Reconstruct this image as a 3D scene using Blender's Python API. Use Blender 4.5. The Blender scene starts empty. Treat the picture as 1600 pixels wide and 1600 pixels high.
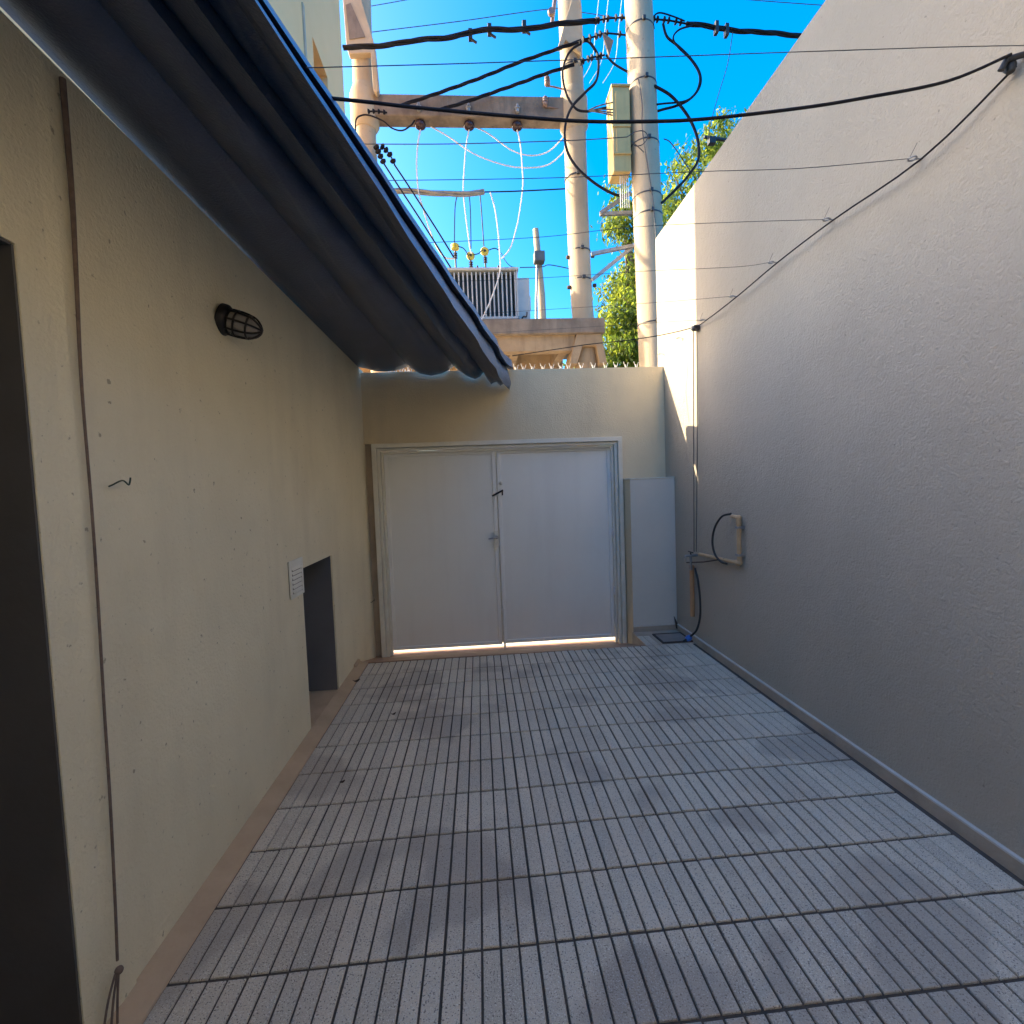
import bpy, bmesh, math, random
from mathutils import Vector, Matrix
random.seed(7)
S = bpy.context.scene
COL = S.collection

# ------------------------------------------------------------------ camera
F_PX, YAW, PITCH, ROLL, EYE = 760.0, 0.06652, -0.05313, -0.03667, 1.6
def cam_axes():
    cy, sy, cp, sp = math.cos(YAW), math.sin(YAW), math.cos(PITCH), math.sin(PITCH)
    w = Vector((sy*cp, cy*cp, sp)); r0 = Vector((cy, -sy, 0)); u0 = r0.cross(w)
    r = math.cos(ROLL)*r0 + math.sin(ROLL)*u0
    u = -math.sin(ROLL)*r0 + math.cos(ROLL)*u0
    return r, u, w
CR, CU, CW = cam_axes()
cam = bpy.data.cameras.new('camera'); cam.sensor_width = 36; cam.sensor_height = 36
cam.lens = 36*F_PX/1600; cam.clip_start = 0.02; cam.clip_end = 3000
camo = bpy.data.objects.new('camera', cam); COL.objects.link(camo)
m = Matrix.Identity(4)
for i in range(3):
    m[i][0] = CR[i]; m[i][1] = CU[i]; m[i][2] = -CW[i]
m[0][3], m[1][3], m[2][3] = 0, 0, EYE
camo.matrix_world = m
S.camera = camo
EYEV = Vector((0, 0, EYE))
def P(px, py, Y=None, X=None, Z=None):
    """a measured point of the photograph (1600 px frame) on a known plane of the place"""
    d = CW*F_PX + CR*(px-800) - CU*(py-800)
    t = Y/d.y if Y is not None else X/d.x if X is not None else (Z-EYE)/d.z
    return EYEV + d*t

# ------------------------------------------------------------------ sky, sun, exposure
SUN = Vector((-1.0, 0.30, 0.48)).normalized()        # towards the sun
elev = math.asin(SUN.z); az = math.atan2(SUN.x, SUN.y)
W = bpy.data.worlds.new('World'); S.world = W; W.use_nodes = True
nt = W.node_tree; nt.nodes.clear()
sky = nt.nodes.new('ShaderNodeTexSky'); sky.sky_type = 'NISHITA'; sky.sun_disc = False
sky.sun_elevation = elev; sky.sun_rotation = az
sky.altitude = 200; sky.air_density = 1.0; sky.dust_density = 4.5; sky.ozone_density = 3.0
hs = nt.nodes.new('ShaderNodeHueSaturation'); hs.inputs['Saturation'].default_value = 1.6
bg = nt.nodes.new('ShaderNodeBackground'); bg.inputs[1].default_value = 0.10
wo = nt.nodes.new('ShaderNodeOutputWorld')
nt.links.new(sky.outputs[0], hs.inputs['Color']); nt.links.new(hs.outputs[0], bg.inputs[0]); nt.links.new(bg.outputs[0], wo.inputs[0])
sl = bpy.data.lights.new('sun', 'SUN'); sl.energy = 2.0; sl.angle = math.radians(0.55); sl.color = (1.0, 0.86, 0.60)
so = bpy.data.objects.new('sun', sl); COL.objects.link(so)
so.rotation_euler = (-SUN).to_track_quat('-Z', 'Y').to_euler(); so.location = (-20, 10, 20)
S.view_settings.view_transform = 'Standard'; S.view_settings.look = 'None'
S.view_settings.exposure = 2.78; S.view_settings.gamma = 1.0

# ------------------------------------------------------------------ materials
def lin(c):
    return tuple((x/12.92 if x <= .04045 else ((x+.055)/1.055)**2.4) for x in c)
def mat(name, c, c2=None, rough=.8, scale=3.0, lo=.4, hi=.65, bump=0.0, bscale=80, metal=0.0, pits=None, spec=.5,
        bump2=0.0, b2scale=12, streak=None, island=0.0, speck=None):
    """procedural paint / plaster / concrete: two tones mottled by noise, optional pits, streaks, specks and bump"""
    M = bpy.data.materials.new(name); M.use_nodes = True
    n, l = M.node_tree.nodes, M.node_tree.links
    b = n['Principled BSDF']; b.inputs['Roughness'].default_value = rough; b.inputs['Metallic'].default_value = metal
    b.inputs['Specular IOR Level'].default_value = spec
    tc = n.new('ShaderNodeTexCoord').outputs['Object']
    def noise(sc, det=4, rg=.55, vec=tc):
        t = n.new('ShaderNodeTexNoise'); t.inputs['Scale'].default_value = sc; t.inputs['Detail'].default_value = det
        t.inputs['Roughness'].default_value = rg; l.new(vec, t.inputs['Vector']); return t.outputs[0]
    def ramp(src, a, bb):
        r = n.new('ShaderNodeMapRange'); r.inputs[1].default_value = a; r.inputs[2].default_value = bb; l.new(src, r.inputs[0]); return r.outputs[0]
    def mix(fac, A, B, mode='MIX'):
        x = n.new('ShaderNodeMix'); x.data_type = 'RGBA'; x.blend_type = mode
        if isinstance(fac, float): x.inputs[0].default_value = fac
        else: l.new(fac, x.inputs[0])
        for k, v in ((6, A), (7, B)):
            if isinstance(v, tuple): x.inputs[k].default_value = v+(1,)
            else: l.new(v, x.inputs[k])
        return x.outputs[2]
    def mul(src, k):
        x = n.new('ShaderNodeMath'); x.operation = 'MULTIPLY'; l.new(src, x.inputs[0]); x.inputs[1].default_value = k; return x.outputs[0]
    cur = mix(ramp(noise(scale, 6, .6), lo, hi), c, c2 or tuple(v*.8 for v in c))
    if streak:                                                     # vertical runs of dirt
        mp = n.new('ShaderNodeMapping'); mp.inputs['Scale'].default_value = streak[2]; l.new(tc, mp.inputs[0])
        cur = mix(mul(ramp(noise(1.0, 5, .6, mp.outputs[0]), streak[3], streak[4]), streak[1]), cur, streak[0])
    if island:
        g = n.new('ShaderNodeNewGeometry'); r = ramp(g.outputs['Random Per Island'], 0, 1)
        hv = n.new('ShaderNodeHueSaturation'); q = n.new('ShaderNodeMapRange'); q.inputs[3].default_value = 1-island; q.inputs[4].default_value = 1+island
        l.new(r, q.inputs[0]); l.new(q.outputs[0], hv.inputs['Value']); l.new(cur, hv.inputs['Color']); cur = hv.outputs[0]
    if speck:                                                      # aggregate chips
        for col_, sc_, th_ in speck:
            cur = mix(ramp(noise(sc_, 2, .5), th_, th_+.06), cur, col_)
    if pits:
        cur = mix(mul(ramp(noise(pits[1], 3, .5), pits[2], pits[2]+.05), pits[3]), cur, pits[0])
    if isinstance(cur, tuple): b.inputs['Base Color'].default_value = cur+(1,)
    else: l.new(cur, b.inputs['Base Color'])
    if bump or bump2:
        bp = n.new('ShaderNodeBump'); bp.inputs['Strength'].default_value = bump; bp.inputs['Distance'].default_value = .01
        l.new(noise(bscale, 3, .6), bp.inputs['Height']); last = bp
        if bump2:
            b2 = n.new('ShaderNodeBump'); b2.inputs['Strength'].default_value = bump2; b2.inputs['Distance'].default_value = .03
            l.new(noise(b2scale, 3, .5), b2.inputs['Height']); l.new(bp.outputs[0], b2.inputs['Normal']); last = b2
        l.new(last.outputs[0], b.inputs['Normal'])
    return M
M_HOUSE = mat('house_stucco', (.74, .665, .48), (.67, .60, .425), .9, 1.6, .35, .7, .55, 70, pits=((.22, .19, .13), 34, .68, .7), bump2=.3, b2scale=6,
              streak=((.40, .34, .25), .22, (4, 4, .8), .5, .8))
M_RIGHT = mat('boundary_stucco', (.455, .395, .315), (.415, .36, .285), .9, 1.2, .35, .7, .7, 75, pits=((.20, .175, .145), 44, .69, .7), bump2=.22, b2scale=18,
              streak=((.42, .37, .30), .14, (2, 2, .5), .5, .8))
M_FRONT = mat('front_stucco', (.70, .60, .42), (.64, .54, .37), .9, 1.5, .35, .7, .55, 70, pits=((.2, .17, .13), 40, .71, .5), bump2=.2, b2scale=7,
              streak=((.38, .33, .25), .25, (4, 4, .7), .5, .8))
M_UPPER = mat('upper_stucco', (.86, .54, .265), (.82, .505, .24), .9, 1.3, .4, .7, .3, 60)
M_GATE = mat('gate_paint', (.80, .795, .755), (.77, .76, .72), .42, 1.1, .4, .7, .06, 30, bump2=.3, b2scale=1.7, streak=((.48, .47, .44), .14, (6, 6, .6), .5, .8))
M_FRAME = mat('gate_frame_paint', (.72, .69, .60), (.63, .60, .51), .5, 6, .4, .7, .1, 40)
M_CAB = mat('cabinet_paint', (.66, .63, .565), (.61, .58, .52), .5, 1.5, .4, .7, .1, 40)
M_SKIRT = mat('skirting_cement', (.50, .41, .32), (.38, .31, .24), .85, 5, .35, .7, .3, 60)
M_SKTOP = mat('skirting_edge', (.66, .63, .58), (.55, .52, .47), .8, 8, .35, .7, .2, 60)
M_LEDGE = mat('ledge_cement', (.58, .42, .27), (.46, .33, .21), .9, 4, .35, .7, .4, 50)
M_TILE = mat('tile_granite', (.70, .61, .48), (.59, .505, .40), .5, 2.1, .38, .68, .5, 230, island=.09,
             speck=[((.82, .77, .68), 210, .57), ((.22, .18, .15), 180, .60)], pits=((.27, .225, .195), 1.5, .54, .42), bump2=.15, b2scale=30)
M_GROUT = mat('grout_dirt', (.075, .06, .05), (.11, .088, .07), .95, 6, .35, .7, .5, 90)
M_TERRA = mat('terracotta_tile', (.46, .27, .16), (.36, .21, .13), .55, 5, .35, .7, .15, 60)
M_WALK = mat('cream_tile', (.66, .60, .47), (.58, .52, .40), .6, 5, .35, .7, .15, 60)
M_GROUND = mat('asphalt', (.07, .068, .065), (.05, .05, .048), .9, 2, .35, .7, .3, 60)
M_ROOF = mat('fibre_cement', (.066, .088, .150), (.047, .063, .11), .36, 5, .35, .7, .35, 90, pits=((.16, .16, .17), 55, .70, .5), streak=((.22, .22, .24), .6, (14, .7, 14), .60, .8))
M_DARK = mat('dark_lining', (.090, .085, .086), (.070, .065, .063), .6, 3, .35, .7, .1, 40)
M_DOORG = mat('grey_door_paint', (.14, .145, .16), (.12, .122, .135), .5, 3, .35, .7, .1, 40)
M_CONC = mat('pole_concrete', (.50, .40, .28), (.40, .32, .22), .9, 2.2, .35, .7, .4, 40, streak=((.30, .26, .215), .5, (6, 6, .4), .52, .75), pits=((.16, .14, .12), 14, .70, .5))
M_CORB = mat('bounce_brown_concrete', (.40, .29, .18), (.30, .21, .13), .95, 3, .35, .65, .4, 40, streak=((.16, .11, .07), .5, (7, 7, 1.0), .5, .7))  # orange-brown puts the warm bounce under the platform into the concrete's colour
M_BEAM = mat('stained_concrete', (.27, .22, .175), (.17, .135, .11), .95, 3.5, .35, .65, .5, 40, streak=((.10, .085, .075), .5, (8, 8, 1.0), .5, .7))
M_BLACK = mat('black_rubber', (.018, .018, .020), (.028, .028, .030), .5, 10)
M_CABLE = mat('cable_sheath', (.012, .012, .017), (.008, .008, .012), .6, 10, spec=.2)
M_WIRE = mat('grey_wire', (.06, .062, .07), (.045, .045, .05), .5, 10, metal=.3)
M_WHITE = mat('white_cable', (.72, .71, .70), (.62, .61, .60), .5, 10)
M_STEEL = mat('galvanised_steel', (.36, .36, .36), (.26, .26, .26), .45, 12, metal=.6)
M_BROWN = mat('brown_cord', (.17, .12, .095), (.115, .08, .066), .9, 30)
M_PORC = mat('brown_porcelain', (.04, .018, .022), (.028, .012, .016), .25, 10)
M_PINK = mat('weathered_porcelain', (.24, .17, .15), (.18, .12, .11), .4, 10)
M_YEL = mat('yellow_plastic', (.62, .50, .06), (.55, .43, .05), .5, 10)
M_TRAFO = mat('transformer_paint', (.47, .51, .53), (.40, .43, .45), .5, 5, .35, .7)
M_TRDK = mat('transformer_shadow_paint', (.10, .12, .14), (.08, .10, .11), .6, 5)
M_BOX = mat('meter_box_cream', (.64, .46, .19), (.54, .385, .155), .6, 4, .35, .7, .1, 40, streak=((.25, .20, .10), .5, (8, 8, .8), .55, .75))
M_PIPE = mat('beige_pipe', (.56, .37, .20), (.47, .31, .165), .5, 8)
M_PIPEB = mat('terracotta_pipe', (.52, .29, .14), (.44, .24, .12), .6, 8)
M_BLUE = mat('blue_plastic', (.03, .16, .55), (.03, .13, .45), .4, 8)
M_GLASS = mat('frosted_glass', (.30, .28, .26), (.24, .22, .20), .25, 8)
M_LAMP = mat('lamp_bronze', (.030, .024, .022), (.020, .016, .015), .45, 12, metal=.4)
M_VENT = mat('vent_white', (.70, .69, .62), (.62, .60, .52), .5, 8)
M_LID = mat('cover_concrete', (.34, .28, .24), (.25, .21, .18), .9, 5, .35, .7, .4, 60)
M_RUST = mat('rusty_iron', (.08, .05, .04), (.05, .035, .03), .8, 14)
M_BARK = mat('bark', (.16, .12, .09), (.09, .07, .055), .95, 6, bump=.5, bscale=20)
def leafy(M, tcol):
    n, l = M.node_tree.nodes, M.node_tree.links; b = n['Principled BSDF']; out = n['Material Output']
    t = n.new('ShaderNodeBsdfTranslucent'); t.inputs[0].default_value = tcol+(1,); x = n.new('ShaderNodeMixShader'); x.inputs[0].default_value = .5
    l.new(b.outputs[0], x.inputs[1]); l.new(t.outputs[0], x.inputs[2]); l.new(x.outputs[0], out.inputs[0]); return M
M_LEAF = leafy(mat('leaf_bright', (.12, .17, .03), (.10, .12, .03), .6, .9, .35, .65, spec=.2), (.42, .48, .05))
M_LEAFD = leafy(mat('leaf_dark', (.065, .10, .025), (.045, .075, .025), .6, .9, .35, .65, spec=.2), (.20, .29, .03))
M_BRICK = mat('orange_render', (.50, .27, .13), (.42, .22, .10), .9, 1.0)
M_FARW = mat('far_white_wall', (.60, .60, .58), (.52, .52, .50), .9, 1.0)
M_PANE = mat('window_pane', (.03, .035, .045), (.025, .03, .035), .15, 3)
M_DRY = mat('dry_leaf_brown', (.06, .035, .022), (.04, .025, .016), .9, 20)
M_GREENW = mat('green_wire', (.045, .065, .035), (.03, .045, .025), .6, 20)

# ------------------------------------------------------------------ mesh helpers
ORIGIN = {}
class MB:
    def __init__(s): s.b = bmesh.new()
    def quad(s, pts):
        s.b.faces.new([s.b.verts.new(p) for p in pts]); return s
    def box(s, a, c):
        x0, y0, z0 = (min(a[i], c[i]) for i in range(3)); x1, y1, z1 = (max(a[i], c[i]) for i in range(3))
        v = [s.b.verts.new(p) for p in ((x0,y0,z0),(x1,y0,z0),(x1,y1,z0),(x0,y1,z0),(x0,y0,z1),(x1,y0,z1),(x1,y1,z1),(x0,y1,z1))]
        for f in ((0,3,2,1),(4,5,6,7),(0,1,5,4),(1,2,6,5),(2,3,7,6),(3,0,4,7)): s.b.faces.new([v[i] for i in f])
        return s
    def bar(s, p0, p1, w, h=None, up=(0,0,1)):
        """square bar from p0 to p1"""
        p0, p1 = Vector(p0), Vector(p1); d = (p1-p0).normalized(); a = d.cross(Vector(up))
        if a.length < 1e-4: a = d.cross(Vector((1,0,0)))
        a.normalize(); bb = a.cross(d); h = h or w
        v = [s.b.verts.new(p+a*i*w/2+bb*j*h/2) for p in (p0, p1) for i, j in ((-1,-1),(1,-1),(1,1),(-1,1))]
        for f in ((0,1,2,3),(7,6,5,4),(0,4,5,1),(1,5,6,2),(2,6,7,3),(3,7,4,0)): s.b.faces.new([v[i] for i in f])
        return s
    def prism(s, pts, d):
        """polygon pts extruded by vector d"""
        d = Vector(d); a = [s.b.verts.new(p) for p in pts]; c = [s.b.verts.new(Vector(p)+d) for p in pts]; n = len(pts)
        s.b.faces.new(a[::-1]); s.b.faces.new(c)
        for i in range(n): s.b.faces.new((a[i], a[(i+1)%n], c[(i+1)%n], c[i]))
        return s
    def tube(s, pts, r, n=8, cap=True, radii=None):
        pts = [Vector(p) for p in pts]; prev = None; rings = []
        for i, p in enumerate(pts):
            t = (pts[min(i+1, len(pts)-1)]-pts[max(i-1, 0)])
            if t.length < 1e-9: t = Vector((0,0,1))
            t.normalize()
            if prev is None:
                a = t.cross(Vector((0,0,1)))
                if a.length < .05: a = t.cross(Vector((0,1,0)))
            else: a = prev-t*prev.dot(t)
            a.normalize(); prev = a; bb = t.cross(a); rr = radii[i] if radii else r
            rings.append([s.b.verts.new(p+(a*math.cos(2*math.pi*k/n)+bb*math.sin(2*math.pi*k/n))*rr) for k in range(n)])
        for A, B in zip(rings, rings[1:]):
            for k in range(n): s.b.faces.new((A[k], A[(k+1)%n], B[(k+1)%n], B[k]))
        if cap: s.b.faces.new(rings[0][::-1]); s.b.faces.new(rings[-1])
        return s
    def lathe(s, base, axis, prof, n=16):
        """prof = (distance along the axis, radius)"""
        base = Vector(base); ax = Vector(axis).normalized()
        return s.tube([base+ax*h for h, r in prof], 0, n, True, [max(r, 1e-4) for h, r in prof])
    def sphere(s, c, r, n=10):
        prof = [(-r*math.cos(math.pi*i/n), r*math.sin(math.pi*i/n)) for i in range(n+1)]
        return s.lathe(c, (0,0,1), prof, n+2)
    def build(s, name, material, parent=None, smooth=False, bevel=0.0, org=None, solid=0.0, recalc=True):
        if recalc: bmesh.ops.recalc_face_normals(s.b, faces=s.b.faces)
        if parent is not None: o_ = ORIGIN[parent]
        elif org is not None: o_ = Vector(org)
        else:
            vs = [v.co for v in s.b.verts]; lo = [min(v[i] for v in vs) for i in range(3)]; hi = [max(v[i] for v in vs) for i in range(3)]
            o_ = Vector(((lo[0]+hi[0])/2, (lo[1]+hi[1])/2, lo[2]))
        for v in s.b.verts: v.co -= o_
        me = bpy.data.meshes.new(name); s.b.to_mesh(me); s.b.free()
        if smooth:
            for p in me.polygons: p.use_smooth = True
        me.materials.append(material)
        o = bpy.data.objects.new(name, me); COL.objects.link(o); ORIGIN[o] = o_
        if parent is not None: o.parent = parent
        else: o.location = o_
        if solid:
            q = o.modifiers.new('thickness', 'SOLIDIFY'); q.thickness = solid; q.offset = 0
        if bevel:
            q = o.modifiers.new('bevel', 'BEVEL'); q.width = bevel; q.segments = 2; q.limit_method = 'ANGLE'; q.angle_limit = math.radians(40)
        if smooth and bevel == 0:
            try: me.set_sharp_from_angle(angle=math.radians(50))
            except Exception: pass
        return o
def tag(o, label=None, cat=None, group=None, kind=None):
    if label: o['label'] = label
    if cat: o['category'] = cat
    if group: o['group'] = group
    if kind: o['kind'] = kind
    return o
def thing(name, loc, label, cat, group=None):
    o = bpy.data.objects.new(name, None); COL.objects.link(o); o.location = loc; o.empty_display_size = .1
    ORIGIN[o] = Vector(loc); return tag(o, label, cat, group)
def dup(root, loc, label=None):
    c = root.copy(); COL.objects.link(c); c.location = loc
    if label: c['label'] = label
    for ch in list(root.children):
        d = ch.copy(); COL.objects.link(d); d.parent = c
        for g in list(ch.children):
            e = g.copy(); COL.objects.link(e); e.parent = d
    return c
def smooth_path(pts, sub=6):
    pts = [Vector(p) for p in pts]
    if len(pts) < 3: return [pts[0].lerp(pts[-1], i/sub) for i in range(sub+1)]
    out = []
    for i in range(len(pts)-1):
        p0, p1, p2, p3 = pts[max(i-1,0)], pts[i], pts[i+1], pts[min(i+2, len(pts)-1)]
        for k in range(sub):
            t = k/sub
            out.append(.5*((2*p1)+(p2-p0)*t+(2*p0-5*p1+4*p2-p3)*t*t+(3*p1-p0-3*p2+p3)*t**3))
    out.append(pts[-1]); return out
def twist(mb, path, r, rad, turns, strands=3):
    """a cable of strands wound round one another"""
    n = len(path); L = [0]
    for a, b in zip(path, path[1:]): L.append(L[-1]+(b-a).length)
    for k in range(strands):
        q = []
        for i, p in enumerate(path):
            t = (path[min(i+1, n-1)]-path[max(i-1, 0)]).normalized(); a = t.cross(Vector((0,0,1))).normalized(); b = t.cross(a)
            th = L[i]/L[-1]*turns*2*math.pi+2*math.pi*k/strands
            q.append(p+(a*math.cos(th)+b*math.sin(th))*rad)
        mb.tube(q, r, 6)
    return mb
def wall_grid(us, vs, holes, pos, t, axis):
    """a wall with openings: a slab of thickness t behind plane pos; axis 'X' spans Y,Z; axis 'Y' spans X,Z"""
    mb = MB(); bm = mb.b
    hole = lambda i, j: not (0 <= i < len(us)-1 and 0 <= j < len(vs)-1) or any(h[0] <= (us[i]+us[i+1])/2 <= h[1] and h[2] <= (vs[j]+vs[j+1])/2 <= h[3] for h in holes)
    V = {}
    def v(i, j, k):
        if (i, j, k) not in V:
            d = pos+(t if k else 0)
            V[(i, j, k)] = bm.verts.new((d, us[i], vs[j]) if axis == 'X' else (us[i], d, vs[j]))
        return V[(i, j, k)]
    for i in range(len(us)-1):
        for j in range(len(vs)-1):
            if hole(i, j): continue
            for k in (0, 1): bm.faces.new((v(i,j,k), v(i+1,j,k), v(i+1,j+1,k), v(i,j+1,k)))
            for di, dj, a, b in ((-1,0,(i,j),(i,j+1)), (1,0,(i+1,j),(i+1,j+1)), (0,-1,(i,j),(i+1,j)), (0,1,(i,j+1),(i+1,j+1))):
                if hole(i+di, j+dj): bm.faces.new((v(*a,0), v(*b,0), v(*b,1), v(*a,1)))
    return mb

XL, XR = -1.19, 2.071          # faces of the house wall and of the boundary wall
YG, ZTOP = 5.27, 2.845         # inner face and top of the street wall
HTOP = 4.283
ZS = -0.205                    # pavement level at the gate
Y0 = -1.6                      # how far the yard is built behind the photographer, kept short to dim its near end

# ------------------------------------------------------------------ ground
g = MB().quad([(-800,-800,-.36),(800,-800,-.36),(800,1500,-.36),(-800,1500,-.36)]).build('ground', M_GROUND); tag(g, kind='structure')
o = MB().box((-9, 5.42, -.33), (12, 7.9, ZS)).build('pavement', M_WALK); tag(o, kind='structure')
# yard bed under the tiles and the tiles themselves: real bars with open joints
o = MB().box((XL-.28, Y0, -.3), (XR, 4.565, -.008)).build('yard_floor', M_GROUT); tag(o, kind='structure')
o = MB().box((1.575, 4.5655, -.3), (XR, 5.03, -.008)).build('yard_floor', M_SKIRT); tag(o, kind='structure')
mb = MB()
ROW, BAR, SH = 0.29434, 0.06494, 0.0128
def paver(x0, x1, y0, y1, z=0.0, c=.0025, h=.009):
    vs = []
    tilt = random.uniform(-.0009, .0009)
    for (ins, zz) in ((0, z-h), (0, z-c), (c, z)):
        vs.append([mb.b.verts.new((x, y+SH*x, zz+tilt)) for x, y in ((x0+ins, y0+ins), (x1-ins, y0+ins), (x1-ins, y1-ins), (x0+ins, y1-ins))])
    for A, B in zip(vs, vs[1:]):
        for k in range(4): mb.b.faces.new((A[k], A[(k+1)%4], B[(k+1)%4], B[k]))
    mb.b.faces.new(vs[-1])
x_first = 0.142
for k in range(-11, 12):
    ya = 1.6131+k*ROW; yb = ya+ROW
    for j in range(-21, 31):
        xa = x_first+j*BAR; xb = xa+BAR
        if xa < XL+.045 or xb > XR-.012: continue
        if ya > 4.3 and xa < 1.57 and k > 9: continue
        if ya > 4.4 and xa < 1.565: continue
        if ya > 4.85: continue
        if ya+ROW/2 > 4.58 and xb > 1.75: continue
        ga = .0048 if j % 5 == 0 else .0038; gb = .0048 if (j+1) % 5 == 0 else .0038
        edge = max(0, (xa-1.45)/.75, (-.85-xa)/.5)
        if random.random() < edge: ga = random.uniform(.0004, .0022)
        if random.random() < edge: gb = random.uniform(.0004, .0022)
        jt = lambda k_=.0006: random.uniform(-k_, k_)
        paver(xa+ga+jt(), xb-gb+jt(), ya+.0068+jt(.0012), yb-.0068+jt(.0012))
o = mb.build('paving', M_TILE); tag(o, kind='structure')
# mortar fillet strips at the yard's edges, and the ramp down to the gate
o = MB().prism([(XL,Y0,-.012),(XL+.0975,Y0,-.012),(XL+.090,Y0,-.001),(XL+.02,Y0,.018),(XL,Y0,.022)], (0, 4.565-Y0, 0)).build('edge_strip', M_LEDGE); tag(o, kind='structure')
o = MB().prism([(XL,4.565,.0),(XL,YG,ZS+.005),(XL,5.40,ZS+.005),(XL,5.40,-.32),(XL,4.565,-.32)], (1.572-XL,0,0)).build('ramp', M_TERRA); tag(o, kind='structure')

# ------------------------------------------------------------------ boundary wall on the right
bw = thing('boundary_wall', (XR, 1.2, 0), 'tall grey stuccoed boundary wall along the right, its far strip sunlit', 'wall')
MB().box((XR, Y0, -.3), (XR+.2, 5.437, HTOP)).build('wall', M_RIGHT, bw)
sk = MB().box((XR-.016, Y0, -.012), (XR-.001, 5.02, .058)).build('skirting', M_SKIRT, bw)
MB().box((XR-.019, Y0, .0585), (XR-.0005, 5.02, .068)).build('skirting_edge', M_SKTOP, sk)

# ------------------------------------------------------------------ street wall with the gate opening
fw = thing('street_wall', (.4, YG, ZS), 'beige stuccoed street wall over the white double gate', 'wall')
wall_grid([XL, 1.583, XR-.001], [ZS-.1, 2.10, ZTOP], [(XL, 1.583, ZS-.1, 2.10)], YG, .15, 'Y').build('wall', M_FRONT, fw)
MB().box((XL+.001, YG+.045, ZS+.006), (-1.1135, YG+.13, 2.099)).build('jamb', M_SKIRT, fw)
sp0 = None
for i, px in enumerate([608, 617, 626, 634, 640, 700, 806, 818, 832, 848, 862, 876, 888, 908, 927, 946, 962, 978, 994]):
    p = P(px, 572, Y=YG+.06); p.z = ZTOP
    if sp0 is None:
        q = MB(); r = .0045
        for dx, h in ((-.03, .075), (.03, .07), (-.006, .045)):
            q.tube([(p.x, p.y, ZTOP-.01), (p.x+dx, p.y+dx*.4, ZTOP+h)], r, 5, True, [r, r*.5])
        sp0 = q.build('spike', M_WHITE, fw); base = p.copy(); sp0.location = (0,0,0)
    else:
        c = sp0.copy(); COL.objects.link(c); c.parent = fw; c.location = (p.x-base.x, 0, 0)

# ------------------------------------------------------------------ gate
YF = YG-.012
gt = thing('driveway_gate', (.23, YG, ZS), 'white sheet metal double gate closing the yard to the street', 'gate')
f = MB()
xl, xr, zt = -1.112, 1.580, 2.097
for (ins, w, ya, yb) in ((0, .046, YF-.022, YF+.09), (.050, .030, YF+.012, YF+.09), (.084, .024, YF+.048, YF+.09)):
    f.box((xl+ins, ya, ZS), (xl+ins+w, yb, zt-ins-w)); f.box((xr-ins-w, ya, ZS), (xr-ins, yb, zt-ins-w)); f.box((xl+ins, ya, zt-ins-w), (xr-ins, yb, zt-ins))
f.build('frame', M_FRAME, gt, bevel=.003)
zb = -.148
def leaf(x0, x1, z0, z1):
    lf = MB().box((x0+.04, YF+.109, z0+.034), (x1-.04, YF+.117, z1-.034)).build('leaf', M_GATE, gt)
    r = MB(); y0, y1 = YF+.0915, YF+.131
    r.box((x0, y0, z0), (x0+.042, y1, z1)); r.box((x1-.042, y0, z0), (x1, y1, z1)); r.box((x0+.0425, y0, z0), (x1-.0425, y1, z0+.036)); r.box((x0+.0425, y0, z1-.036), (x1-.0425, y1, z1))
    r.build('rail', M_GATE, lf, bevel=.004); return lf
La = leaf(xl+.100, .196, zb-.012, zt-.100); Lb = leaf(.206, xr-.100, zb-.004, zt-.100)
MB().box((.185, YF+.1325, zb), (.217, YF+.138, zt-.11)).build('astragal', M_FRAME, La)
yh = YF+.0915
q = MB().bar((.222, yh-.006, zb-.07), (.222, yh-.006, 1.16), .022, .012, (0,1,0))
for z in (.22, .95, 1.50): q.box((.200, yh-.016, z), (.246, yh-.0125, z+.028))
q.tube([(.222, yh-.012, ZS+.01), (.222, yh-.012, .32)], .007, 8)
q.build('drop_bolt', M_GATE, Lb)
q = MB().box((.150, yh-.032, .935), (.196, yh-.0005, 1.115))
q.box((.166, yh-.036, .968), (.182, yh-.0325, .985)); lk = q.build('lock', M_VENT, La, bevel=.003)
p = P(772, 848, Y=YF)
q = MB().tube(smooth_path([(.176, yh-.032, 1.045), (.176, yh-.062, 1.045), (.165, yh-.067, 1.044), (.085, yh-.067, 1.036)]), .008, 8); q.lathe((.176, yh-.0325, 1.045), (0,-1,0), [(0,.018),(.008,.018),(.010,.010)])
q.build('handle', M_STEEL, La, True)
q = MB().tube([P(769,775,Y=yh-.02), P(786,766,Y=yh-.02)], .010, 8); q.tube([P(785,766,Y=yh-.02), P(785,774,Y=yh-.02)], .008, 8)
q.build('slide_bolt', M_LAMP, La, True)
q = MB().lathe(P(782.5, 755, Y=yh-.002), (0,-1,0), [(0,.02),(.012,.02),(.02,.012)]); q.build('keeper', M_FRAME, Lb, True)
for z in (.35, 1.0, 1.62): MB().lathe((xr-.114, YF+.036, z), (0,0,1), [(0,.010),(.09,.010)]).build('hinge', M_WHITE, gt, True)

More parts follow.
